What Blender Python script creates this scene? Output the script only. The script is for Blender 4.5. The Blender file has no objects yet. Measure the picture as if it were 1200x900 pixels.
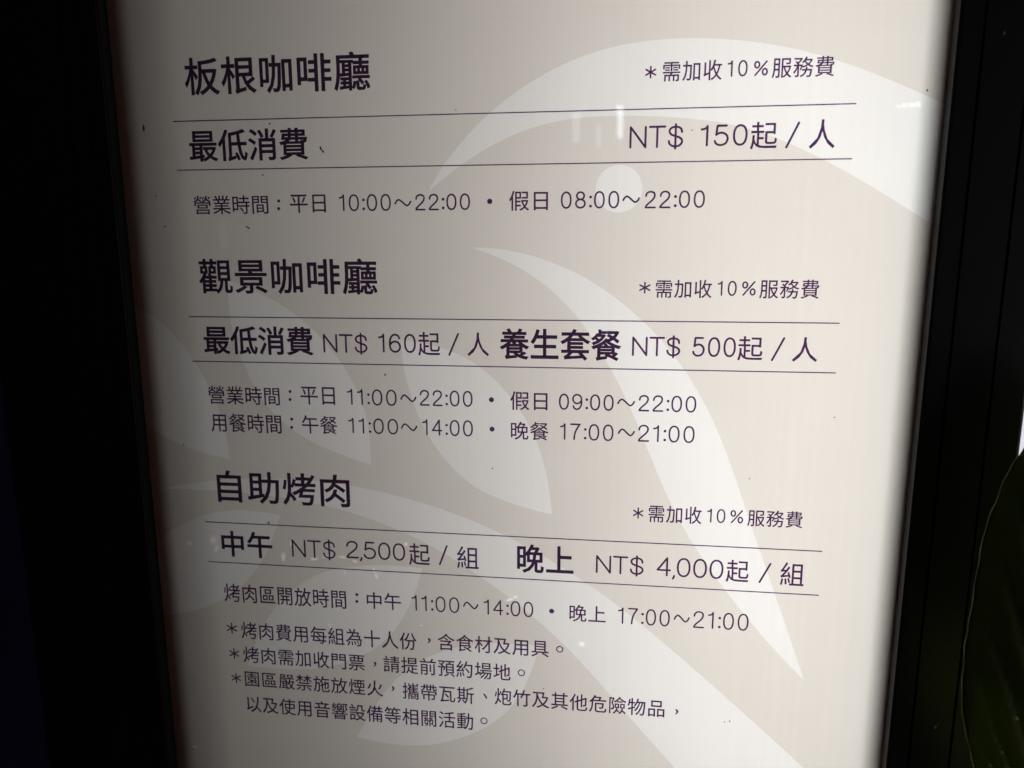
import bpy, bmesh, math, random
import numpy as np
from mathutils import Vector, Matrix
from mathutils.geometry import delaunay_2d_cdt
random.seed(7)
SC = bpy.context.scene
COL = SC.collection
Z0 = 1.35                       # height of the sign face's reference point above the ground

# ------------------------------------------------------------------ camera
FPX = 880.278
CAM = Vector((0.10553, -0.67852, Z0 + 0.10911))
RIGHT = Vector((0.991248, 0.131981, -0.002756))
DOWN = Vector((0.021169, -0.179534, -0.983524))
FWD = Vector((-0.130301, 0.974858, -0.180756))
cd = bpy.data.cameras.new('camera'); cam = bpy.data.objects.new('camera', cd); COL.objects.link(cam)
m = Matrix(((RIGHT.x, -DOWN.x, -FWD.x), (RIGHT.y, -DOWN.y, -FWD.y), (RIGHT.z, -DOWN.z, -FWD.z))).to_4x4()
m.translation = CAM
cam.matrix_world = m
cd.sensor_fit = 'HORIZONTAL'; cd.sensor_width = 36.0; cd.lens = FPX / 1200 * 36
cd.clip_start = 0.02; cd.clip_end = 400
cd.dof.use_dof = True; cd.dof.focus_distance = 0.70; cd.dof.aperture_fstop = 5.0
SC.camera = cam

# ------------------------------------------------------------------ world, sun, exposure
W = bpy.data.worlds.new('World'); SC.world = W; W.use_nodes = True
nt = W.node_tree; bg = nt.nodes['Background']
sky = nt.nodes.new('ShaderNodeTexSky'); sky.sky_type = 'NISHITA'; sky.sun_disc = False
SUN_EL, SUN_AZ = math.radians(48), math.radians(35)     # azimuth from +Y towards +X
sky.sun_elevation = SUN_EL; sky.sun_rotation = SUN_AZ
nt.links.new(sky.outputs[0], bg.inputs[0]); bg.inputs[1].default_value = 0.05
sd = bpy.data.lights.new('sun', 'SUN'); sun = bpy.data.objects.new('sun', sd); COL.objects.link(sun)
sd.energy = 5.0; sd.angle = math.radians(0.5); sd.color = (1.0, 0.96, 0.9)
sdir = Vector((math.sin(SUN_AZ) * math.cos(SUN_EL), math.cos(SUN_AZ) * math.cos(SUN_EL), math.sin(SUN_EL)))
sun.rotation_euler = sdir.to_track_quat('Z', 'Y').to_euler(); sun.location = (2, 3, 5)
vs = SC.view_settings
vs.view_transform = 'Standard'; vs.look = 'None'; vs.gamma = 1; vs.exposure = 0; vs.use_curve_mapping = False
SC.cycles.max_bounces = 10; SC.cycles.diffuse_bounces = 5; SC.cycles.transparent_max_bounces = 12
SC.cycles.use_denoising = True
SC.cycles.sample_clamp_indirect = 4

# ------------------------------------------------------------------ helpers
def at(u, v, z=0.0):
    """photo pixel (1200x900) -> (x, y-down) on the plane z metres behind the sign face; used to measure the sign's artwork."""
    d = RIGHT * ((u - 600) / FPX) + DOWN * ((v - 450) / FPX) + FWD
    s = (z - CAM.y) / d.y
    p = CAM + d * s
    return (p.x, Z0 - p.z)

def P3(x, y, z=0.0):
    return (x, z, Z0 - y)

def link(name, verts, faces, mat=None, parent=None, smooth=False):
    me = bpy.data.meshes.new(name); me.from_pydata([tuple(v) for v in verts], [], faces); me.update()
    o = bpy.data.objects.new(name, me); COL.objects.link(o)
    if mat: me.materials.append(mat)
    if parent: o.parent = parent
    if smooth:
        for p in me.polygons: p.use_smooth = True
    return o

def empty(name, label, cat, group=None):
    o = bpy.data.objects.new(name, None); COL.objects.link(o); o['label'] = label; o['category'] = cat
    if group: o['group'] = group
    return o

def box(name, x0, x1, y0, y1, z0, z1, mat, parent=None, bevel=0.0, seg=2):
    bm = bmesh.new()
    bmesh.ops.create_cube(bm, size=1)
    for v in bm.verts:
        v.co = Vector(((x0 + x1) / 2 + v.co.x * (x1 - x0), (y0 + y1) / 2 + v.co.y * (y1 - y0), (z0 + z1) / 2 + v.co.z * (z1 - z0)))
    if bevel:
        bmesh.ops.bevel(bm, geom=bm.edges[:], offset=bevel, segments=seg, affect='EDGES')
    me = bpy.data.meshes.new(name); bm.to_mesh(me); bm.free(); me.materials.append(mat)
    o = bpy.data.objects.new(name, me); COL.objects.link(o)
    if parent: o.parent = parent
    return o

def mat(name):
    M = bpy.data.materials.new(name); M.use_nodes = True
    n = M.node_tree; n.nodes.clear()
    out = n.nodes.new('ShaderNodeOutputMaterial')
    return M, n, out

def nd(n, t, **k):
    x = n.nodes.new(t)
    for a, b in k.items(): setattr(x, a, b)
    return x

def principled(name, col, rough=0.5, spec=0.5, noise=None, bump=None, metallic=0.0, col2=None, coat=0.0):
    M, n, out = mat(name)
    b = nd(n, 'ShaderNodeBsdfPrincipled')
    b.inputs['Base Color'].default_value = (*col, 1); b.inputs['Roughness'].default_value = rough
    b.inputs['Specular IOR Level'].default_value = spec; b.inputs['Metallic'].default_value = metallic
    b.inputs['Coat Weight'].default_value = coat
    n.links.new(b.outputs[0], out.inputs[0])
    tc = nd(n, 'ShaderNodeTexCoord')
    if noise:
        t = nd(n, 'ShaderNodeTexNoise'); t.inputs['Scale'].default_value = noise; t.inputs['Detail'].default_value = 8
        r = nd(n, 'ShaderNodeMix', data_type='RGBA')
        c2 = col2 or tuple(c * 0.6 for c in col)
        r.inputs[6].default_value = (*col, 1); r.inputs[7].default_value = (*c2, 1)
        n.links.new(tc.outputs['Object'], t.inputs['Vector']); n.links.new(t.outputs[0], r.inputs[0]); n.links.new(r.outputs[2], b.inputs['Base Color'])
        rr = nd(n, 'ShaderNodeMapRange'); rr.inputs[3].default_value = rough * 0.8; rr.inputs[4].default_value = min(1, rough * 1.3)
        n.links.new(t.outputs[0], rr.inputs[0]); n.links.new(rr.outputs[0], b.inputs['Roughness'])
    if bump:
        t2 = nd(n, 'ShaderNodeTexNoise'); t2.inputs['Scale'].default_value = bump[0]; t2.inputs['Detail'].default_value = 6
        bu = nd(n, 'ShaderNodeBump'); bu.inputs['Strength'].default_value = bump[1]; bu.inputs['Distance'].default_value = 0.002
        n.links.new(tc.outputs['Object'], t2.inputs['Vector']); n.links.new(t2.outputs[0], bu.inputs['Height']); n.links.new(bu.outputs[0], b.inputs['Normal'])
    return M

def film(name, col, diffuse=0.12):
    """translucent printed film: passes and scatters the light of the box behind it; faint vertical print banding and mottling"""
    M, n, out = mat(name)
    tc = nd(n, 'ShaderNodeTexCoord')
    mp = nd(n, 'ShaderNodeMapping'); mp.inputs['Scale'].default_value = (170, 1, 0.6)
    n.links.new(tc.outputs['Object'], mp.inputs[0])
    a = nd(n, 'ShaderNodeTexNoise'); a.inputs['Scale'].default_value = 1; a.inputs['Detail'].default_value = 3
    n.links.new(mp.outputs[0], a.inputs['Vector'])
    b_ = nd(n, 'ShaderNodeTexNoise'); b_.inputs['Scale'].default_value = 14; b_.inputs['Detail'].default_value = 5
    n.links.new(tc.outputs['Object'], b_.inputs['Vector'])
    g = nd(n, 'ShaderNodeTexNoise'); g.inputs['Scale'].default_value = 900; g.inputs['Detail'].default_value = 2
    n.links.new(tc.outputs['Object'], g.inputs['Vector'])
    def rng(src, lo, hi, w=0.25):
        r = nd(n, 'ShaderNodeMapRange'); r.inputs[1].default_value = 0.5 - w; r.inputs[2].default_value = 0.5 + w
        r.inputs[3].default_value = lo; r.inputs[4].default_value = hi; n.links.new(src, r.inputs[0]); return r.outputs[0]
    m1 = nd(n, 'ShaderNodeMath', operation='MULTIPLY'); n.links.new(rng(a.outputs[0], 0.984, 1.013), m1.inputs[0]); n.links.new(rng(b_.outputs[0], 0.985, 1.012), m1.inputs[1])
    m2 = nd(n, 'ShaderNodeMath', operation='MULTIPLY'); n.links.new(m1.outputs[0], m2.inputs[0]); n.links.new(rng(g.outputs[0], 0.97, 1.03), m2.inputs[1])
    vm = nd(n, 'ShaderNodeVectorMath', operation='SCALE'); vm.inputs[0].default_value = col; n.links.new(m2.outputs[0], vm.inputs['Scale'])
    tr = nd(n, 'ShaderNodeBsdfTranslucent'); df = nd(n, 'ShaderNodeBsdfDiffuse')
    n.links.new(vm.outputs[0], tr.inputs[0]); n.links.new(vm.outputs[0], df.inputs[0])
    mx = nd(n, 'ShaderNodeMixShader'); mx.inputs[0].default_value = diffuse
    n.links.new(tr.outputs[0], mx.inputs[1]); n.links.new(df.outputs[0], mx.inputs[2]); n.links.new(mx.outputs[0], out.inputs[0])
    return M

def ink(name, col):
    M, n, out = mat(name)
    t = nd(n, 'ShaderNodeBsdfTransparent'); t.inputs[0].default_value = (*col, 1)
    n.links.new(t.outputs[0], out.inputs[0])
    return M

def emit(name, col, s):
    M, n, out = mat(name)
    e = nd(n, 'ShaderNodeEmission'); e.inputs[0].default_value = (*col, 1); e.inputs[1].default_value = s
    n.links.new(e.outputs[0], out.inputs[0]); return M

M_BASE = film('beige_printed_film', (0.557, 0.540, 0.510))
M_MOTIF = film('pale_printed_film', (0.640, 0.645, 0.636))
M_SPOT = film('pale_film_spot', (0.88, 0.83, 0.79))  # small spots lighter than the print around them, palest at the core
M_SPOTE = film('half_pale_film_spot', (0.72, 0.69, 0.66))
M_INK = ink('dark_purple_ink', (0.098, 0.036, 0.130))
M_INKB = ink('near_black_purple_ink', (0.055, 0.025, 0.068))
M_RULE = ink('purple_rule_ink', (0.15, 0.08, 0.19))
M_FRAME = principled('black_painted_aluminium', (0.012, 0.012, 0.014), 0.42, 0.4, noise=60, bump=(500, 0.05))
M_LIP = principled('lit_inner_lip', (0.045, 0.042, 0.040), 0.5, 0.4, noise=90)
M_LINING = principled('reddish_cabinet_lining', (0.24, 0.125, 0.10), 0.9, 0.1)
M_DARKIN = principled('dark_inner_strip', (0.02, 0.018, 0.016), 0.9, 0.1)
M_DIRT = principled('dark_dirt', (0.03, 0.022, 0.018), 0.9, 0.1)
M_DUST = principled('pale_dust', (0.35, 0.35, 0.38), 0.9, 0.2)

# ------------------------------------------------------------------ the setting
def struct(o):
    o['kind'] = 'structure'; return o
M_PAVE = principled('pale_concrete', (0.62, 0.60, 0.66), 0.9, 0.2, noise=3, col2=(0.5, 0.48, 0.52))
M_FLOOR = principled('dark_added_floor', (0.05, 0.05, 0.055), 0.7, 0.3, noise=6)
M_WALLB = principled('dark_blue_plaster', (0.20, 0.17, 0.50), 0.8, 0.2, noise=25, bump=(90, 0.7), col2=(0.09, 0.08, 0.28))
M_WALLC = principled('dark_plaster', (0.05, 0.048, 0.046), 0.9, 0.2, noise=10)
struct(link('ground', [(-120, -120, 0), (120, -120, 0), (120, 120, 0), (-120, 120, 0)], [(0, 1, 2, 3)], M_PAVE))
struct(link('added_floor', [(-3.4, -3.8, .004), (3.4, -3.8, .004), (3.4, 0.9, .004), (-3.4, 0.9, .004)], [(0, 1, 2, 3)], M_FLOOR))  # unseen dark floor, added to keep bright ground out of the glass
struct(box('wall_behind', -3.4, -0.30, 0.62, 0.80, 0.004, 2.7, M_WALLB))
struct(box('added_wall_opposite', -3.4, 3.4, -3.98, -3.8, 0.004, 2.7, M_WALLC))  # unseen, added to keep the reflections in the glass dark
struct(box('wall_side', -3.6, -3.4, -3.98, 0.80, 0.004, 2.7, M_WALLC))
struct(box('shade_roof', -3.9, 3.7, -4.2, 1.1, 2.70, 2.85, M_WALLC))  # unseen slab added to shade the front of the sign

# ------------------------------------------------------------------ the sign
XL, XR = -0.356, 0.3685          # opening of the frame
YT, YB = -0.62, 0.80             # opening, y down
LIPD = 0.015
sign = empty('sign', 'backlit cafe price board with Chinese text in a black metal frame', 'sign')
sign.location = (0, 0, 0)

def spline(pts, n=6, closed=False):
    out = []; N = len(pts)
    for i in range(N - 1):
        p0 = pts[max(i - 1, 0)]; p1 = pts[i]; p2 = pts[i + 1]; p3 = pts[min(i + 2, N - 1)]
        for k in range(n):
            t = k / n
            out.append(tuple(0.5 * ((2 * p1[a]) + (-p0[a] + p2[a]) * t + (2 * p0[a] - 5 * p1[a] + 4 * p2[a] - p3[a]) * t * t + (-p0[a] + 3 * p1[a] - 3 * p2[a] + p3[a]) * t ** 3) for a in (0, 1)))
    out.append(pts[-1]); return out

def shape(*curves):
    """closed outline out of smooth curves joined at sharp corners (photo pixels measured on the sign face)"""
    o = []
    for c in curves:
        c = [at(*p) for p in c]
        o += spline(c)[:-1]
    return o

def smooth_curve(pts, passes=2):
    p = [tuple(q) for q in pts]
    for _ in range(passes):
        p = [p[0]] + [((p[i-1][0] + 2*p[i][0] + p[i+1][0]) / 4, (p[i-1][1] + 2*p[i][1] + p[i+1][1]) / 4) for i in range(1, len(p)-1)] + [p[-1]]
    return p

motifs = []
motifs.append(('bird_crest_motif', shape(
    smooth_curve([(502, 224), (512, 203), (533, 176), (558, 145), (596, 112), (637, 86), (679, 65.5), (721, 53), (765, 46), (812, 43.5), (867, 46), (920, 53.5), (975, 67), (1030, 88), (1095, 115), (1150, 143)], 1),
    [(1150, 143), (1150, 300)],
    smooth_curve([(1150, 300), (1091, 262), (1055, 239), (1010, 211), (956, 181), (897, 154), (850, 143), (804, 138), (762, 135.5), (721, 135), (679, 137), (637, 144), (600, 157), (563, 177), (530, 200), (502, 224)], 1))))
ec = at(725.3, 221.3); er = abs(at(752.8, 221.3)[0] - ec[0])
motifs.append(('bird_eye_motif', [(ec[0] + er * math.cos(a * math.pi / 32), ec[1] + er * math.sin(a * math.pi / 32)) for a in range(64)]))
motifs.append(('feather_motif', shape(
    smooth_curve([(552, 290), (575, 290), (596, 293), (637, 302), (679, 320), (717, 344), (754, 375), (783, 406), (812, 446), (837, 492), (858, 546), (877, 608), (899, 670), (921, 733), (942, 797)], 1),
    smooth_curve([(942, 797), (908, 764), (868, 716), (832, 669), (801, 622), (779, 577), (761, 532), (742, 483), (721, 441), (700, 404), (683, 379), (662, 354), (637, 331), (608, 312), (575, 297), (552, 290)], 1))))
def leafm(a, b): motifs.append(('leaf_motif', shape(smooth_curve(a, 1), smooth_curve(b, 1))))
leafm([(470, 398), (495, 401), (516, 407), (539, 415), (560, 427), (583, 446), (608, 476), (631, 515), (643, 558), (647, 603)],
      [(647, 603), (619, 597), (583, 584), (556, 573), (533, 552), (508, 524), (490, 491), (477, 452), (471, 422), (470, 398)])
leafm([(266, 328), (283, 333), (300, 341), (330, 356), (363, 380), (390, 410), (413, 443), (428, 477), (434, 508), (435, 545)],
      [(435, 545), (405, 535), (377, 524), (343, 507), (317, 483), (297, 453), (283, 423), (273, 393), (268, 365), (266, 328)])
leafm([(105, 345), (140, 350), (167, 362), (190, 377), (210, 397), (230, 427), (247, 453), (260, 487), (267, 515), (269, 538)],
      [(269, 538), (235, 531), (207, 520), (177, 503), (150, 480), (128, 450), (112, 410), (105, 375), (105, 345)])
motifs.append(('branch_motif', shape(
    smooth_curve([(190, 573), (230, 564), (283, 559.5), (337, 560), (390, 565), (434, 573), (479, 584), (519, 597), (560, 612), (592, 627), (624, 645), (657, 663), (699, 690), (739, 721), (780, 755), (830, 799), (872, 836), (918, 878), (980, 935)], 1),
    [(980, 935), (840, 955)],
    smooth_curve([(840, 955), (790, 899), (762, 868), (730, 832), (700, 797), (668, 761), (630, 726), (592, 696), (559, 673), (527, 652), (494, 633), (460, 617), (417, 602), (390, 594), (350, 586), (306, 579), (266, 575), (230, 573.5), (190, 573)], 1))))
leafm([(328, 604), (311, 600), (285, 597), (255, 598), (226, 607), (199, 622), (175, 640), (155, 662), (145, 690), (140, 715)],
      [(140, 715), (170, 720), (194, 721.5), (217, 719), (245, 711), (268, 700), (288, 684), (306, 662), (319, 638), (328, 604)])
leafm([(495, 666), (465, 662), (434, 662), (410, 664), (384, 667), (361, 678), (340, 692), (322, 711), (310, 730), (300, 750), (290, 780)],
      [(290, 780), (335, 787), (380, 784), (412, 775), (438, 762), (460, 745), (477, 718), (488, 692), (495, 666)])
leafm([(632, 757), (600, 753), (565, 753), (532, 759), (505, 767), (480, 781), (458, 800), (437, 829), (418, 864)],
      [(418, 864), (449, 871), (481, 875), (510, 873), (537, 867), (566, 855), (591, 840), (611, 815), (624, 787), (632, 757)])

def blob(u, v, ru, rv, rot=0.0, n=12, wob=0.18):
    c = at(u, v); s = abs(at(u + 1, v)[0] - c[0]); r = random.Random(int(u * 7 + v))
    o = []
    for k in range(n):
        a = 2 * math.pi * k / n; q = 1 + wob * (r.random() - 0.5) * 2
        x, y = ru * math.cos(a) * q, rv * math.sin(a) * q
        o.append((c[0] + s * (x * math.cos(rot) - y * math.sin(rot)), c[1] + s * (x * math.sin(rot) + y * math.cos(rot))))
    return o
pale_spots = [(222, 636.5, 4, 3.2, .3), (250, 633, 5, 6, .2), (253.5, 643, 2.6, 6, .5), (332, 653, 2.8, 6, .1), (368, 655, 5, 2.6, -.2), (384, 652.5, 7, 2.0, -.1),
        (402, 653, 5, 1.8, .1), (416, 658, 3.5, 1.8, .3), (404, 671, 2, 1.6, 0), (438, 668, 2.2, 4.5, -.1), (441, 675, 2.4, 5, -.2), (341, 637, 1.6, 4, .1),
        (386, 732, 2, 1.8, 0), (387, 735, 1.5, 1.2, 0), (598, 702.5, 6.5, 2.2, -.35), (604, 699.5, 3.4, 2.4, 0), (682, 755, 4.6, 4.2, .2), (475.5, 637.5, 2.6, 2.4, .5),
        (228, 875, 3.2, 1.8, .2), (494, 733, 1.6, 1.1, 0)]
regions = [m_[1] for m_ in motifs]
nm = len(regions)
for w_ in pale_spots: regions.append(blob(*w_))
nw = len(regions)
for w_ in pale_spots: regions.append(blob(w_[0], w_[1], w_[2] * .62, w_[3] * .62, w_[4]))

def inside(p, poly):
    c = False; j = len(poly) - 1; x, y = p
    for i in range(len(poly)):
        xi, yi = poly[i]; xj, yj = poly[j]
        if (yi > y) != (yj > y) and x < (xj - xi) * (y - yi) / (yj - yi) + xi: c = not c
        j = i
    return c

S = 1000.0
V = [Vector((x * S, y * S)) for x, y in ((XL - .006, YT - .006), (XR + .006, YT - .006), (XR + .006, YB + .006), (XL - .006, YB + .006))]
Ed = [(0, 1), (1, 2), (2, 3), (3, 0)]
for r in regions:
    b = len(V); V += [Vector((x * S, y * S)) for x, y in r]
    Ed += [(b + i, b + (i + 1) % len(r)) for i in range(len(r))]
vo, eo, fo, *_ = delaunay_2d_cdt(V, Ed, [], 0, 1e-4, False)
bboxes = [(min(p[0] for p in r), max(p[0] for p in r), min(p[1] for p in r), max(p[1] for p in r)) for r in regions]
bucket = {}
for f in fo:
    cx = sum(vo[i].x for i in f) / 3 / S; cy = sum(vo[i].y for i in f) / 3 / S
    if not (XL - .006 < cx < XR + .006 and YT - .006 < cy < YB + .006): continue
    hit = -1
    for k in range(len(regions) - 1, -1, -1):
        bb = bboxes[k]
        if bb[0] <= cx <= bb[1] and bb[2] <= cy <= bb[3] and inside((cx, cy), regions[k]): hit = k; break
    bucket.setdefault(hit, []).append(f)
def piece(name, faces, mt, parent):
    ix = {}; vv = []; ff = []
    for f in faces:
        g = []
        for i in f:
            if i not in ix: ix[i] = len(vv); vv.append(P3(vo[i].x / S, vo[i].y / S))
            g.append(ix[i])
        ff.append(g)
    return link(name, vv, ff, mt, parent)
panel = piece('face_panel', bucket[-1], M_BASE, sign)
for k in range(len(regions)):
    if k in bucket:
        piece(motifs[k][0] if k < nm else 'pale_spot', bucket[k], M_MOTIF if k < nm else M_SPOTE if k < nw else M_SPOT, panel)

# ---- lettering
def cr(*p): return spline(list(p), 5)
def ell(cx, cy, rx, ry, a0=0, a1=360, n=28, p=2.0):
    o = []
    for k in range(n + 1):
        a = math.radians(a0 + (a1 - a0) * k / n); c, s = math.cos(a), math.sin(a)
        o.append((cx + rx * math.copysign(abs(c) ** (2 / p), c), cy + ry * math.copysign(abs(s) ** (2 / p), s)))
    return o
G = {  # centreline strokes, cap height 1, y up; (width, strokes)
 '0': (.52, [ell(.26, .5, .26, .5, p=2.25)]),
 '1': (.24, [cr((0, .83), (.10, .845), (.19, .90), (.24, 1)) + [(.24, 0)]]),
 '2': (.52, [cr((.01, .72), (.04, .87), (.14, .97), (.27, 1), (.41, .96), (.49, .85), (.49, .70), (.42, .54), (.27, .37), (.12, .22), (.02, .08), (0, 0)) + [(.53, 0)]]),
 '4': (.56, [[(.42, 0), (.42, 1), (0, .30), (.56, .30)]]),
 '5': (.52, [[(.47, 1), (.09, 1), (.05, .53)] + cr((.05, .53), (.15, .61), (.28, .635), (.43, .57), (.52, .42), (.52, .25), (.44, .08), (.27, 0), (.12, .03), (.03, .12), (0, .22))]),
 '6': (.52, [cr((.50, .78), (.44, .93), (.29, 1), (.13, .93), (.03, .74), (0, .46), (.02, .22), (.11, .06), (.27, 0), (.43, .06), (.52, .20), (.52, .38), (.43, .54), (.28, .60), (.12, .55), (.02, .42))]),
 '7': (.52, [[(0, 1), (.52, 1)] + cr((.52, 1), (.36, .72), (.24, .40), (.19, 0))]),
 '8': (.52, [ell(.26, .765, .21, .235), ell(.26, .27, .26, .27)]),
 '9': (.52, [cr((.02, .22), (.08, .07), (.23, 0), (.39, .07), (.49, .26), (.52, .54), (.50, .78), (.41, .94), (.25, 1), (.09, .94), (0, .80), (0, .62), (.09, .46), (.24, .40), (.40, .45), (.50, .58))]),
 'N': (.62, [[(0, 0), (0, 1), (.62, 0), (.62, 1)]]),
 'T': (.62, [[(0, 1), (.62, 1)], [(.31, 1), (.31, 0)]]),
 '$': (.54, [cr((.53, .72), (.49, .88), (.38, .96), (.26, .98), (.12, .94), (.03, .84), (.03, .70), (.10, .60), (.26, .52), (.43, .45), (.53, .34), (.53, .19), (.43, .06), (.27, .01), (.12, .05), (.03, .15), (0, .28)), [(.27, 1.1), (.27, -.1)]]),
 ',': (.06, [[(.06, 0), (.05, -.08), (0, -.17)]]),
 ':': (.04, [[(.02, .10), (.021, .10)], [(.02, .68), (.021, .68)]]),
 '%': (.9, [ell(.17, .76, .16, .22), ell(.73, .24, .16, .22), [(.84, 1), (.06, 0)]]),
 '～': (1, [cr((0, .0), (.08, .14), (.22, .24), (.36, .18), (.5, .06), (.64, -.06), (.78, -.12), (.92, -.02), (1, .12))]),
 '/': (1, [[(0, 0), (1, 1)]]),
 '＊': (1, [[(.5, 0), (.5, 1)], [(.04, .25), (.96, .75)], [(.04, .75), (.96, .25)]]),
}
def union_mesh(name, polys, z, mt, parent):
    V = []; F = []
    for p in polys:
        b = len(V); V += [Vector((x * S, y * S)) for x, y in p]; F.append(list(range(b, b + len(p))))
    vo, eo, fo, ov, oe, of = delaunay_2d_cdt(V, [], F, 0, 1e-5, True)
    return [(v.x / S, v.y / S) for v in vo], [list(f) for f, o in zip(fo, of) if len(o)]

def stroke_polys(path, hw, taper=1.0):
    ps = []
    for i, p in enumerate(path):
        ps.append([(p[0] + hw * math.cos(2 * math.pi * k / 10), p[1] + hw * math.sin(2 * math.pi * k / 10)) for k in range(10)])
        if i:
            q = path[i - 1]; dx, dy = p[0] - q[0], p[1] - q[1]; l = math.hypot(dx, dy)
            if l > 1e-7:
                nx, ny = -dy / l * hw, dx / l * hw
                ps.append([(q[0] + nx, q[1] + ny), (q[0] - nx, q[1] - ny), (p[0] - nx, p[1] - ny), (p[0] + nx, p[1] + ny)])
    return ps

ZT = -0.0006
def plane_box(xl, xr, yt, yb):
    ym = (yt + yb) / 2; xm = (xl + xr) / 2
    return at(xl, ym)[0], at(xr, ym)[0], at(xm, yt)[1], at(xm, yb)[1]

class Line:
    def __init__(s): s.v = []; s.f = []
    def add(s, v, f):
        b = len(s.v); s.v += v; s.f += [[b + i for i in q] for q in f]

def latin(L, text, xl, xr, yt, yb, hw, gap=.17):
    X0, X1, Y0, Y1 = plane_box(xl, xr, yt, yb)
    strokes = []; x = 0
    for ch in text:
        w, st = G[ch]
        if ch == ',': x -= gap * .35
        strokes.append([[(x + a, b) for a, b in p] for p in st])
        x += w + gap * (0.75 if ch in ':,' else 1)
        if ch == '1': x += .06
    xs = [a for g in strokes for p in g for a, b in p]; ys = [b for g in strokes for p in g for a, b in p]
    sx = (X1 - X0 - 2 * hw) / (max(xs) - min(xs)); sy = (Y1 - Y0 - 2 * hw) / max(1e-6, (max(ys) - min(ys)))
    for g in strokes:
        polys = []
        for p in g:
            q = [(X0 + hw + (a - min(xs)) * sx, Y1 - hw - (b - min(ys)) * sy) for a, b in p]
            dot = len(p) == 2 and abs(p[0][0] - p[1][0]) < .002 and abs(p[0][1] - p[1][1]) < .002
            polys += stroke_polys(q, hw * (1.65 if dot else 1))
        v, f = union_mesh('g', polys, 0, None, None)
        L.add(v, f)

def thicken(pv, ed, off):
    nx = {a: b for a, b in ed}; pr = {b: a for a, b in ed}
    seen = set(); best = 0
    for s0 in nx:
        if s0 in seen: continue
        i = s0; ar = 0
        while i not in seen:
            seen.add(i); j = nx[i]; ar += pv[i][0] * pv[j][1] - pv[j][0] * pv[i][1]; i = j
        if abs(ar) > abs(best): best = ar
    sg = 1 if best > 0 else -1
    out = []
    for i, (x, y) in enumerate(pv):
        a, b = pv[pr[i]], pv[nx[i]]
        d1 = Vector((x - a[0], y - a[1])); d2 = Vector((b[0] - x, b[1] - y))
        d1 = d1.normalized() if d1.length > 1e-9 else d2.normalized(); d2 = d2.normalized() if d2.length > 1e-9 else d1
        n1 = Vector((d1.y, -d1.x)); n2 = Vector((d2.y, -d2.x)); m_ = n1 + n2
        if m_.length < 1e-3: m_ = n1.copy()
        m_.normalize(); k = off / max(.45, m_.dot(n1)) * sg
        out.append((x + m_.x * k, y + m_.y * k))
    return out

def fill_nonzero(pv, ed):
    # constrained triangulation of the outlines; a triangle is kept where the winding number is not zero
    K = 100.0
    vo, eo, fo, *_ = delaunay_2d_cdt([Vector((x * K, y * K)) for x, y in pv], ed, [], 0, 1e-5, False)
    out = [(v.x / K, v.y / K) for v in vo]
    P = np.array(pv); E = np.array(ed); A = P[E[:, 0]]; B = P[E[:, 1]]
    T = np.array([[out[i] for i in f] for f in fo]).mean(axis=1)
    keep = []
    for k in range(0, len(T), 400):
        t = T[k:k + 400, None, :]
        up = (A[None, :, 1] <= t[..., 1]) & (B[None, :, 1] > t[..., 1]); dn = (B[None, :, 1] <= t[..., 1]) & (A[None, :, 1] > t[..., 1])
        left = (B[None, :, 0] - A[None, :, 0]) * (t[..., 1] - A[None, :, 1]) - (t[..., 0] - A[None, :, 0]) * (B[None, :, 1] - A[None, :, 1])
        wn = (up & (left > 0)).sum(1) - (dn & (left < 0)).sum(1)
        keep += list(wn != 0)
    return out, [list(f) for f, q in zip(fo, keep) if q]

def han(L, text, xl, xr, yt, yb, off=0.0, track=1.0):
    X0, X1, Y0, Y1 = plane_box(xl, xr, yt, yb)
    c = bpy.data.curves.new('t', 'FONT'); c.body = text; c.size = 1; c.space_character = track
    c.resolution_u = 3; c.fill_mode = 'NONE'
    o = bpy.data.objects.new('t', c); COL.objects.link(o)
    dg = bpy.context.evaluated_depsgraph_get(); me = bpy.data.meshes.new_from_object(o.evaluated_get(dg))
    pv = [(v.co.x, v.co.y) for v in me.vertices]; ed = [tuple(e.vertices) for e in me.edges]
    bpy.data.objects.remove(o); bpy.data.curves.remove(c); bpy.data.meshes.remove(me)
    ed = [((i, j) if abs(i - j) == 1 and i < j or (abs(i - j) > 1 and i > j) else (j, i)) for i, j in ed]
    if off: pv = thicken(pv, ed, off)
    vs_, fs = fill_nonzero(pv, ed)
    a0 = min(v[0] for v in vs_); a1 = max(v[0] for v in vs_); b0 = min(v[1] for v in vs_); b1 = max(v[1] for v in vs_)
    L.add([(X0 + (a - a0) / (a1 - a0) * (X1 - X0), Y1 - (b - b0) / (b1 - b0) * (Y1 - Y0)) for a, b in vs_], fs)

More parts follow.
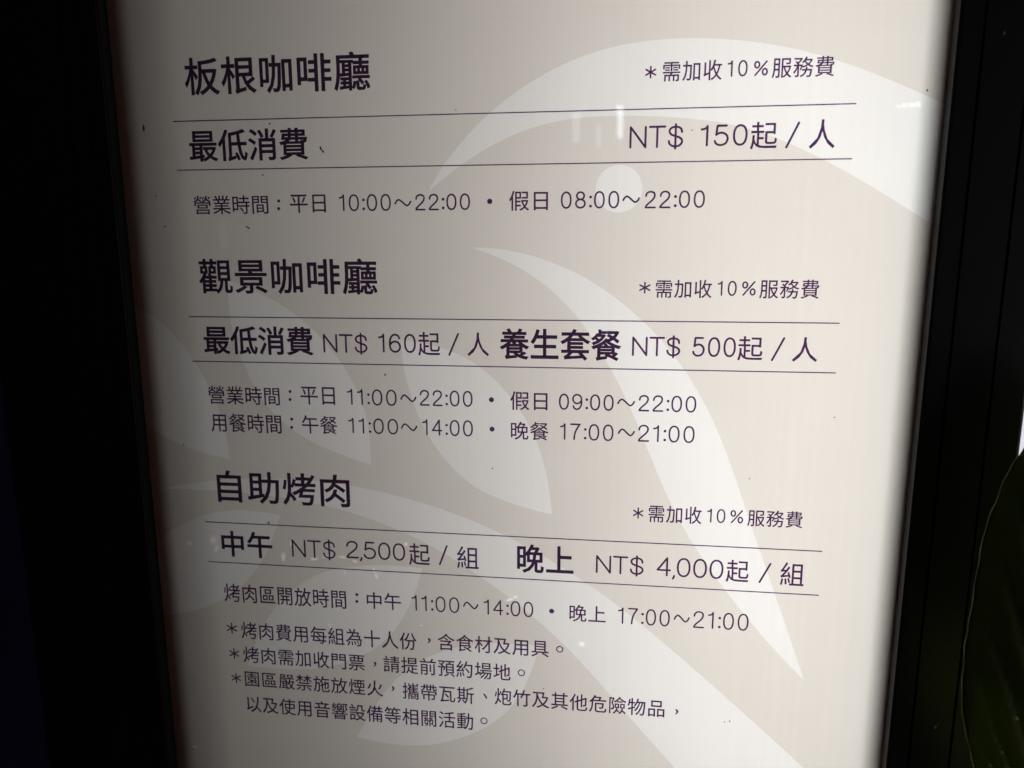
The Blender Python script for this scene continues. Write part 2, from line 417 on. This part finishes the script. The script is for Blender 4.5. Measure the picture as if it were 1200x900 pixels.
def dot(L, u, v, r):
    c = at(u, v); s = abs(at(u + 1, v)[0] - c[0]) * r
    L.add([(c[0] + s * math.cos(2 * math.pi * k / 20), c[1] + s * math.sin(2 * math.pi * k / 20)) for k in range(20)], [list(range(20))])
def ring(L, u, v, r, hw):
    c = at(u, v); s = abs(at(u + 1, v)[0] - c[0]) * r; n = 24
    vv = [(c[0] + q * math.cos(2 * math.pi * k / n), c[1] + q * math.sin(2 * math.pi * k / n)) for q in (s - hw, s + hw) for k in range(n)]
    L.add(vv, [[k, (k + 1) % n, n + (k + 1) % n, n + k] for k in range(n)])
def colon(L, xl, xr, yt, yb):
    u = (xl + xr) / 2; dot(L, u, yt + 2.0, 1.75); dot(L, u, yb - 2.0, 1.75)
def tick(L, pts):
    L.add([at(*p) for p in pts], [list(range(len(pts)))])
def comma(L, xl, xr, yt, yb):
    w = xr - xl
    tick(L, [(xl + .1 * w, yt), (xl + .75 * w, yt + .1 * (yb - yt)), (xr, yt + .4 * (yb - yt)), (xl + .85 * w, yt + .7 * (yb - yt)), (xl + .35 * w, yb), (xl + .1 * w, yb - .08 * (yb - yt)), (xl + .5 * w, yt + .55 * (yb - yt))])
def pause(L, xl, xr, yt, yb):
    tick(L, [(xl, yt), (xl + 1.6, yt - .6), (xr + .3, yb - 1.2), (xr - .9, yb + .3)])

HS, HP, HM = .00070, .00091, .00078
TG = .30
def time_(L, a, xl, xr, yt, yb): latin(L, a, xl, xr, yt, yb, HM, TG)
def finish(L, name):
    return link(name, [P3(x, y, ZT) for x, y in L.v], L.f, M_INKB if name in ('heading_text', 'price_label_text') else M_INK, panel)

# section 1
L = Line(); han(L, '板根咖啡廳', 216, 434, 63.5, 109.5, .015, 1.04); finish(L, 'heading_text')
L = Line(); han(L, '最低消費', 221.7, 361.3, 151, 189, .017); finish(L, 'price_label_text')
L = Line(); latin(L, 'NT$', 737.7, 800.7, 145, 176, HP); latin(L, '150', 820.7, 876, 146, 171.4, HP, .27); han(L, '起', 879.3, 911, 142.7, 175, .006)
latin(L, '/', 920.7, 936.7, 142.7, 174, HP); han(L, '人', 948.3, 979, 140, 174.3, .006); finish(L, 'price_text')
L = Line(); han(L, '營業時間', 227.3, 314.7, 229, 251, .007, 1.02); colon(L, 324.5, 329.3, 233.5, 246.5); han(L, '平日', 340, 382, 228, 249.5, .007, 1.02)
time_(L, '10:00', 397.3, 458.3, 227.5, 247.5); latin(L, '～', 462.3, 482.3, 233, 242, HM); time_(L, '22:00', 486.7, 551, 227, 246.5); dot(L, 574, 236, 3.1)
han(L, '假日', 596.7, 642.3, 223.5, 247, .007, 1.04); time_(L, '08:00', 657.3, 725.7, 224, 244.5); latin(L, '～', 729.3, 750, 229, 238, HM); time_(L, '22:00', 755.7, 826, 223.3, 244); finish(L, 'hours_text')
def service(y):
    L = Line()
    (a, b, c, d, e) = y
    latin(L, '＊', *a, HS); han(L, '需加收', *b, .007, 1.06); latin(L, '10', *c, HS, .42); latin(L, '%', *d, HS); han(L, '服務費', *e, .007, 1.06); finish(L, 'service_charge_text')
service([(756, 769, 77.3, 92.3), (776.7, 846, 71, 95), (852.3, 876, 70.7, 90), (883.3, 900, 71, 89.3), (904.7, 977.7, 66.5, 90.8)])
service([(749, 762.3, 330, 344), (768.3, 834.3, 327.7, 349.3), (840.7, 863.3, 329, 346.7), (869.3, 885.7, 329.3, 346.7), (890, 960, 327.5, 350)])
service([(741.7, 754, 594.3, 607.7), (760, 822.3, 592.5, 613), (828.3, 850, 596, 612.5), (855.7, 871, 597.3, 613.3), (875.7, 940.7, 598, 617.7)])
# section 2
L = Line(); han(L, '觀景咖啡廳', 233.3, 442.3, 302.7, 345, .015, 1.04); finish(L, 'heading_text')
L = Line(); han(L, '最低消費', 239, 367.3, 382.3, 416, .019); finish(L, 'price_label_text')
L = Line(); latin(L, 'NT$', 379, 430.7, 389.5, 415.5, HP); latin(L, '160', 443.3, 487.5, 391, 413.3, HP, .27); han(L, '起', 490, 516, 389, 417, .006)
latin(L, '/', 525.3, 538.3, 390, 417, HP); han(L, '人', 547.7, 573.3, 389.7, 417.3, .006); finish(L, 'price_text')
L = Line(); han(L, '養生套餐', 585.4, 728.3, 385.2, 422.2, .019, 1.02); finish(L, 'price_label_text')
L = Line(); latin(L, 'NT$', 740.7, 797.3, 392.5, 419.5, HP); latin(L, '500', 811.3, 862.3, 395, 418.3, HP, .27); han(L, '起', 864.3, 894, 394, 422.7, .006)
latin(L, '/', 904, 919.3, 395, 423.3, HP); han(L, '人', 928.3, 958.3, 395, 424, .006); finish(L, 'price_text')
L = Line(); han(L, '營業時間', 244.3, 328, 452.8, 474, .007, 1.02); colon(L, 337.7, 342.7, 456.7, 470); han(L, '平日', 352.3, 392.7, 453.3, 474.3, .007, 1.02)
time_(L, '11:00', 406.7, 465, 456, 475); latin(L, '～', 469.3, 488.3, 462, 471, HM); time_(L, '22:00', 492, 554, 457.3, 476); dot(L, 576, 468.3, 3)
han(L, '假日', 598, 641.7, 458.7, 480.7, .007, 1.04); time_(L, '09:00', 655, 719.3, 461.7, 480.7); latin(L, '～', 723.3, 744.3, 467, 476, HM); time_(L, '22:00', 748.3, 816, 463.3, 482.7); finish(L, 'hours_text')
L = Line(); han(L, '用餐時間', 247.7, 330, 484.8, 507, .007, 1.02); colon(L, 340, 344.3, 489, 502.7); han(L, '午餐', 354, 395.7, 487, 508.3, .007, 1.02)
time_(L, '11:00', 408.3, 466.7, 490, 508.3); latin(L, '～', 470, 489.3, 496, 505, HM); time_(L, '14:00', 495, 554.3, 491.7, 510.7); dot(L, 576.7, 502.7, 3)
han(L, '晚餐', 598.8, 643, 494.3, 515.6, .007, 1.04); time_(L, '17:00', 656, 719, 496.5, 516); latin(L, '～', 724, 744, 502, 511, HM); time_(L, '21:00', 747.7, 814, 498.3, 518.3); finish(L, 'hours_text')
# section 3
L = Line(); han(L, '自助烤肉', 255, 410, 553.5, 591.5, .015, 1.04); finish(L, 'heading_text')
L = Line(); han(L, '中午', 260, 319.3, 622.5, 653, .019, 1.04); finish(L, 'price_label_text')
L = Line(); latin(L, 'NT$', 342.3, 393.3, 631, 655.5, HP); latin(L, '2,500', 406, 475, 635, 658.5, HP, .2); han(L, '起', 479.3, 504, 636.7, 662.3, .006)
latin(L, '/', 514.3, 525, 638.3, 662.3, HP); han(L, '組', 535.7, 561, 640, 666, .006); finish(L, 'price_text')
L = Line(); han(L, '晚上', 606, 672.3, 638.5, 672.5, .018, 1.06); finish(L, 'price_label_text')
L = Line(); latin(L, 'NT$', 698.3, 754.3, 649.5, 674.5, HP); latin(L, '4,000', 769.3, 847.7, 654, 680, HP, .2); han(L, '起', 850.7, 877.7, 656, 682.3, .006)
latin(L, '/', 889.3, 903.3, 659, 683.3, HP); han(L, '組', 914.3, 942.3, 659, 686, .006); finish(L, 'price_text')
L = Line(); han(L, '烤肉區開放時間', 263.3, 405.7, 687.3, 709, .007, 1.04); colon(L, 416, 420.7, 694.5, 706.5); han(L, '中午', 430, 470, 694.3, 714, .007, 1.02)
time_(L, '11:00', 482.3, 538.3, 698.3, 716.7); latin(L, '～', 542.7, 560.7, 705, 713.5, HM); time_(L, '14:00', 567, 625, 703.5, 721.5); dot(L, 646.5, 715.8, 3)
han(L, '晚上', 667.3, 710, 709, 729, .007, 1.04); time_(L, '17:00', 724, 785, 713, 732.3); latin(L, '～', 789.3, 808.3, 720, 729, HM); time_(L, '21:00', 812.3, 877.3, 717.3, 737.3); finish(L, 'hours_text')
L = Line(); latin(L, '＊', 265.7, 278.3, 729.3, 742.3, HS); han(L, '烤肉費用每組為十人份', 283.3, 488.3, 734.7, 755, .007, 1.04); comma(L, 500.7, 505, 747.3, 753.5)
han(L, '含食材及用具', 513, 643.3, 745.8, 765.8, .007, 1.05); ring(L, 656, 760.5, 3.6, .00055); finish(L, 'note_text')
L = Line(); latin(L, '＊', 269, 280.7, 759, 771.7, HS); han(L, '烤肉需加收門票', 285.7, 427.3, 762, 781, .007, 1.04); comma(L, 437.3, 441.5, 775, 781)
han(L, '請提前預約場地', 449.6, 598.5, 772.8, 792.5, .007, 1.05); ring(L, 611, 788, 3.6, .00055); finish(L, 'note_text')
L = Line(); latin(L, '＊', 271.7, 282.7, 788.3, 800, HS); han(L, '園區嚴禁施放煙火', 287.7, 449, 791.5, 810, .007, 1.05); comma(L, 458.5, 462.6, 803.5, 809.6)
han(L, '攜帶瓦斯', 472, 555.3, 802.3, 822, .007, 1.05); pause(L, 566.3, 571, 812.8, 818.6); han(L, '炮竹及其他危險物品', 579.7, 779, 812.8, 833, .007, 1.06)
comma(L, 790.5, 795, 830.5, 837); finish(L, 'note_text')
L = Line(); han(L, '以及使用音響設備等相關活動', 290, 554.5, 825, 844.5, .007, 1.05); ring(L, 567.3, 844.3, 3.6, .00055); finish(L, 'note_text')
# ruled lines
for ya, hw in ((-.222937, .00052), (-.17946, .00052), (-.042833, .00054), (.000636, .00054), (.165689, .00055), (.208662, .00055)):
    link('rule_line', [P3(x, y, ZT) for x, y in ((-.3, ya - hw), (.3, ya - hw), (.3, ya + hw), (-.3, ya + hw))], [(0, 1, 2, 3)], M_RULE, panel)

# ---- dirt on the film
def fleck(pts, z, mt, name, parent, thick=.0004):
    p2 = [at(*p, z) for p in pts]; n = len(p2)
    v = [P3(x, y, z) for x, y in p2] + [P3(x, y, z - thick) for x, y in p2]
    f = [list(range(n, 2 * n)), list(range(n))[::-1]] + [[i, (i + 1) % n, n + (i + 1) % n, n + i] for i in range(n)]
    return link(name, v, f, mt, parent)
def sp(u, v, ru, rv, rot=0):
    r = random.Random(int(u * 3 + v)); o = []
    for k in range(7):
        a = 2 * math.pi * k / 7; q = .75 + .5 * r.random(); x, y = ru * math.cos(a) * q, rv * math.sin(a) * q
        o.append((u + x * math.cos(rot) - y * math.sin(rot), v + x * math.sin(rot) + y * math.cos(rot)))
    return o
for a in [(168.5, 150, 1, 5.5, -.1), (376, 174, .9, 3, -.35), (378.5, 177.5, .8, 2, -.3), (315, 612.5, 1.4, 1.2, 0), (451.5, 439, 1.1, 1.3, 0), (183, 230, .9, .9, 0), (193.5, 265.5, 1.2, .9, 0),
          (290.5, 266.5, .7, 3.4, -.9), (316, 145, 1.6, .8, .3), (1086.5, 106, 1.0, 1.4, 0), (534, 129, .9, .7, 0), (977.8, 489, .8, .7, 0), (855, 845, .8, .8, 0), (577, 549, .9, .8, 0), (849, 846, .7, .6, 0),
          (811, 152.5, 1.1, .7, 0), (215, 521, .9, .8, 0), (308, 205, 1.2, .7, .6), (637, 807, .7, .7, 0), (878, 561, .9, .6, 0)]:
    fleck(sp(*a), -.0008, M_DIRT, 'dirt_fleck', panel)

# ---- glass in front of the film
def glass_mat():
    M, n, out = mat('clear_glass')
    fr = nd(n, 'ShaderNodeFresnel'); fr.inputs[0].default_value = 1.5
    t = nd(n, 'ShaderNodeBsdfTransparent'); t.inputs[0].default_value = (.98, .985, .98, 1)
    g = nd(n, 'ShaderNodeBsdfGlossy'); g.inputs['Roughness'].default_value = .022; g.inputs[0].default_value = (1, 1, 1, 1)
    tc = nd(n, 'ShaderNodeTexCoord'); nz = nd(n, 'ShaderNodeTexNoise'); nz.inputs['Scale'].default_value = 9
    bu = nd(n, 'ShaderNodeBump'); bu.inputs['Strength'].default_value = .04; bu.inputs['Distance'].default_value = .004
    n.links.new(tc.outputs['Object'], nz.inputs['Vector']); n.links.new(nz.outputs[0], bu.inputs['Height']); n.links.new(bu.outputs[0], g.inputs['Normal'])
    mx = nd(n, 'ShaderNodeMixShader'); n.links.new(fr.outputs[0], mx.inputs[0]); n.links.new(t.outputs[0], mx.inputs[1]); n.links.new(g.outputs[0], mx.inputs[2])
    n.links.new(mx.outputs[0], out.inputs[0]); return M
link('glass_pane', [P3(x, y, -.004) for x, y in ((XL - .004, YT - .004), (XR + .004, YT - .004), (XR + .004, YB + .004), (XL - .004, YB + .004))], [(3, 2, 1, 0)], glass_mat(), sign)

# ---- frame: extruded profile rails with stepped grooves
def profile_rail(name, prof, horizontal, a, b, mt, sgn=1):
    """prof: list of (distance outward from opening, z) ; rail runs from a to b"""
    v = []; n = len(prof)
    for e in (a, b):
        for (d, z) in prof: v.append((e, d, z))
    f = [[i, (i + 1) % n, n + (i + 1) % n, n + i] for i in range(n)] + [list(range(n))[::-1], list(range(n, 2 * n))]
    return v, f
def rail_prof(w1, w2, w3, back):
    g = .0022
    p = [(0, .002), (0, -LIPD + .0012), (.0004, -LIPD + .0003), (.0012, -LIPD)]
    for x in (w1, w1 + w2):
        p += [(x - g / 2, -LIPD), (x - g / 2 + .0004, -LIPD + .003), (x + g / 2 - .0004, -LIPD + .003), (x + g / 2, -LIPD)]
    T = w1 + w2 + w3
    p += [(T - .003, -LIPD), (T - .0009, -LIPD + .0009), (T, -LIPD + .003), (T, back), (.010, back), (.010, .002)]
    return p
def rail(name, side, w, a, b):
    prof = rail_prof(*w, .045)
    v, f = profile_rail(name, prof, False, a, b, M_FRAME)
    out = []
    for e, d, z in v:
        if side == 'r': out.append(P3(XR + d, e, z))
        if side == 'l': out.append(P3(XL - d, e, z))
        if side == 't': out.append(P3(e, YT - d, z))
        if side == 'b': out.append(P3(e, YB + d, z))
    o = link(name, out, f, M_FRAME, sign)
    bm = bmesh.new(); bm.from_mesh(o.data); bmesh.ops.recalc_face_normals(bm, faces=bm.faces); bm.to_mesh(o.data); bm.free()
    return o
WR = (.0175, .035, .0283); WL = (.0175, .020, .1055)
SR, SL = sum(WR), sum(WL)
rail('side_rail', 'r', WR, YT - .09, YB + .09)
rail('side_rail', 'l', WL, YT - .09, YB + .09)
rail('top_rail', 't', (.0175, .035, .037), XL + .0005, XR - .0005)
rail('bottom_rail', 'b', (.0175, .035, .037), XL + .0005, XR - .0005)
# inner lip strips: panel light painted in on the right, shade on the left
box('inner_lip_strip', XR - .0012, XR - .0002, -LIPD + .0008, -.0045, Z0 - YB, Z0 - YT, M_LIP, sign)
box('inner_lip_strip', XL + .0002, XL + .0012, -LIPD + .0008, -.0045, Z0 - YB, Z0 - YT, M_DARKIN, sign)

# ---- cabinet behind, lining coloured reddish to warm the bounced light, with its lamp
D = 0.40
t = .004
zt, zb = Z0 - YT + .012, Z0 - YB - .012
box('cabinet_side', XR + .012, XR + .018, .046, D, zb, zt, M_LINING, sign)
box('cabinet_side', XL - .018, XL - .012, .046, D, zb, zt, M_LINING, sign)
box('cabinet_top', XL - .018, XR + .018, .0465, D, zt + .0005, zt + .006, M_LINING, sign)
box('cabinet_bottom', XL - .018, XR + .018, .0465, D, zb - .006, zb - .0005, M_LINING, sign)
box('cabinet_back', XL - .018, XR + .018, D + .0005, D + .006, zb - .006, zt + .006, M_LINING, sign)
# opaque strips added behind the film to shade its edges
box('edge_shade_strip', .3513, XR + .0098, .028, .031, zb, zt, M_DARKIN, sign)
box('edge_shade_strip', XL - .0098, -.2770, .036, .039, zb, zt, M_DARKIN, sign)
box('left_shade_baffle', XL - .0098, -.143, .12, .124, zb, zt, M_DARKIN, sign)  # opaque sheet added to deepen the shade on the film's left side
box('plinth', XL - .05, XR + .05, .02, .34, .004, zb - .09, M_FRAME, sign, .004)

def area(name, x, y, z, sx, sy, e, col, rx):
    l = bpy.data.lights.new(name, 'AREA'); l.shape = 'RECTANGLE'; l.size = sx; l.size_y = sy; l.energy = e; l.color = col
    o = bpy.data.objects.new(name, l); COL.objects.link(o); o.location = (x, y, z); o.rotation_euler = (rx, 0, 0); o.parent = sign; return o
area('lamp_tray', .29, .37, Z0 - .03, .26, 1.2, 6.15, (1.0, .993, .975), math.radians(-90))

# ---- dust on the black frame
for a in [(1177, 39, 1.1, 2.2, .2), (1096, 852, 1.2, 2.0, .4), (1099, 849, .8, .8, 0)]:
    fleck(sp(*a), -LIPD - .0002, M_DUST, 'dust_fleck', sign)

# ------------------------------------------------------------------ bulbs, and tubes added for the vertical glints, seen only as glass reflections
def mirror_spot(u, v, ywall):
    d = RIGHT * ((u - 600) / FPX) + DOWN * ((v - 450) / FPX) + FWD
    s = (-.004 - CAM.y) / d.y; p = CAM + d * s
    s2 = (p.y - ywall) / d.y
    return Vector((p.x + d.x * s2, ywall, p.z + d.z * s2)), (s + s2)
def glint_tube(u, v, wpx, hpx, strength, label):
    p, s = mirror_spot(u, v, -3.74)
    w, h = wpx * s / FPX, hpx * s / FPX
    r = empty('glint_tube', label, 'lamp', 'glowing tubes added for glints in the glass'); r.location = p
    n = 14; vv = []
    for zz in (-h / 2, h / 2):
        for k in range(n): vv.append((w / 2 * math.cos(2 * math.pi * k / n), w / 2 * math.sin(2 * math.pi * k / n), zz))
    link('tube', vv, [[k, (k + 1) % n, n + (k + 1) % n, n + k] for k in range(n)] + [list(range(n))[::-1], list(range(n, 2 * n))], emit('glint_glow', (.80, .86, 1.0), strength), r, True)
    for zz in (-h / 2 - .012, h / 2 + .002):
        box('bracket', -w / 2 - .004, w / 2 + .004, -.06, w / 2, zz, zz + .010, M_FRAME, r, .001)
glint_tube(725, 143, 7, 36, 8, 'brightest short vertical tube, added to make a glint in the glass')
glint_tube(675, 150, 9, 34, 2.5, 'dimmer vertical tube left of the brightest, added for a glint in the glass')
glint_tube(702, 160, 5, 26, 2.2, 'faint narrow tube between the others, added for a glint in the glass')
glint_tube(262, 274, 9, 34, .35, 'dim vertical tube far to the left, added for a faint streak in the glass')
for u, v, rr, lab in ((1053, 124.5, 1.9, 'smallest round bulb, leftmost in the row reflected by the right rail'), (1061, 123, 2.2, 'second round bulb from the left in the reflected row'), (1068.5, 122.5, 2.3, 'third round bulb from the left in the reflected row'), (1077, 121.5, 2.6, 'largest round bulb, nearest the right rail in the reflected row')):
    p, s = mirror_spot(u, v, -3.74)
    r_ = rr * s / FPX
    L_ = empty('bulb_lamp', lab, 'lamp', 'row of round bulbs on the opposite wall'); L_.location = p
    bm = bmesh.new(); bmesh.ops.create_uvsphere(bm, u_segments=14, v_segments=8, radius=r_); me = bpy.data.meshes.new('bulb'); bm.to_mesh(me); bm.free(); me.materials.append(emit('bulb_light', (1, .98, .95), 9))
    b = bpy.data.objects.new('bulb', me); COL.objects.link(b); b.parent = L_
    box('socket', -.006, .006, -.06, -r_ * .8, -.006, .006, M_FRAME, L_)

# ------------------------------------------------------------------ broad leaf in front of the frame, lower right
LZ = -.075
plant = empty('leafy_plant', 'broad dark green leaf in front of the right black frame, lower right corner', 'plant')
edge_px = [(1290, 440), (1250, 470), (1215, 512), (1195, 541), (1184, 560), (1172, 590), (1160.5, 620), (1153, 654), (1146, 692), (1140, 730), (1134.5, 756), (1132, 786), (1129, 817), (1131, 850), (1136, 873), (1142, 900), (1156, 950), (1185, 1005), (1235, 1060)]
tip, basep = at(1290, 440, LZ), at(1235, 1060, LZ)
edge = spline([at(*p, LZ) for p in edge_px], 6)
NE = len(edge)
rl = random.Random(3)
edge = [(x + .0004 * math.sin(i * .9) + rl.uniform(-.00012, .00012), y) for i, (x, y) in enumerate(edge)]
midrib = spline([tip, at(1310, 560, LZ), at(1318, 720, LZ), at(1300, 880, LZ), at(1268, 990, LZ), basep], 40)
def mid_at(s):
    k = s * (len(midrib) - 1); i = min(int(k), len(midrib) - 2); f = k - i
    return (midrib[i][0] * (1 - f) + midrib[i + 1][0] * f, midrib[i][1] * (1 - f) + midrib[i + 1][1] * f)
NT = 28
def leaf_half(mirror):
    v = []; f = []
    for i, e in enumerate(edge):
        s = i / (NE - 1); mpt = mid_at(s)
        for j in range(NT + 1):
            q = j / NT
            ex, ey = e
            if mirror: ex = 2 * mpt[0] - ex
            sweep = -.035 * q * math.sin(math.pi * s)
            x = mpt[0] + (ex - mpt[0]) * q; y = mpt[1] + (ey - mpt[1]) * q
            ph = (s * 8.0 + q * 4.6)
            ridge = abs(math.sin(ph * math.pi)) ** .6
            z = LZ + .020 * (q ** 1.7) * math.sin(math.pi * min(1, s + .05)) - .0065 * ridge * math.sin(math.pi * q) - .014 * math.sin(math.pi * s)
            v.append(P3(x, y, z))
    W_ = NT + 1
    for i in range(NE - 1):
        for j in range(NT): f.append((i * W_ + j, i * W_ + j + 1, (i + 1) * W_ + j + 1, (i + 1) * W_ + j))
    return v, f
v1, f1 = leaf_half(False); v2, f2 = leaf_half(True)
M_LEAF = principled('dark_leaf', (.12, .14, .014), .5, .3, noise=40, bump=(220, .3), col2=(.08, .105, .014))
n_ = M_LEAF.node_tree; o_ = [q for q in n_.nodes if q.type == 'OUTPUT_MATERIAL'][0]; b_ = [q for q in n_.nodes if q.type == 'BSDF_PRINCIPLED'][0]
tl = nd(n_, 'ShaderNodeBsdfTranslucent'); tl.inputs[0].default_value = (.30, .38, .04, 1); ms = nd(n_, 'ShaderNodeMixShader'); ms.inputs[0].default_value = .13
n_.links.new(b_.outputs[0], ms.inputs[1]); n_.links.new(tl.outputs[0], ms.inputs[2]); n_.links.new(ms.outputs[0], o_.inputs[0])
M_EDGE = principled('yellowish_leaf_margin', (.34, .33, .14), .6, .4)
blade = link('leaf', v1 + v2, [list(q) for q in f1] + [[len(v1) + k for k in q][::-1] for q in f2], M_LEAF, plant, True)
so = blade.modifiers.new('thickness', 'SOLIDIFY'); so.thickness = .0006
def tube(name, pts, rad, mt, parent, n=8):
    v = []; f = []
    for i, p in enumerate(pts):
        a = Vector(pts[max(i - 1, 0)]); b = Vector(pts[min(i + 1, len(pts) - 1)]); d = (b - a).normalized()
        u = d.cross(Vector((0, 1, 0))).normalized() if abs(d.y) < .95 else d.cross(Vector((1, 0, 0))).normalized(); w = d.cross(u)
        r = rad(i / (len(pts) - 1)) if callable(rad) else rad
        for k in range(n):
            t_ = 2 * math.pi * k / n; v.append(Vector(p) + (u * math.cos(t_) + w * math.sin(t_)) * r)
    for i in range(len(pts) - 1):
        for k in range(n): f.append((i * n + k, i * n + (k + 1) % n, (i + 1) * n + (k + 1) % n, (i + 1) * n + k))
    f += [list(range(n))[::-1], list(range(len(v) - n, len(v)))]
    return link(name, v, f, mt, parent, True)
rim = [v1[i * (NT + 1) + NT] for i in range(NE)]
tube('leaf_margin', rim, lambda s: (.00034) + .00010 * math.sin(s * 70), M_EDGE, blade, 6)
tube('midrib', [v1[i * (NT + 1)] for i in range(NE)], lambda s: .0008 + .0022 * s, principled('pale_midrib', (.12, .17, .05), .5), blade)
bp = Vector(v1[(NE - 1) * (NT + 1)])
tube('stem', [bp, bp + Vector((-.01, -.01, -.12)), bp + Vector((.03, -.02, -.40)), bp + Vector((.06, 0, -.7)), Vector((bp.x + .07, bp.y, 0.0))], lambda s: .004 + .004 * s, principled('green_stem', (.06, .10, .02), .5), plant, 10)
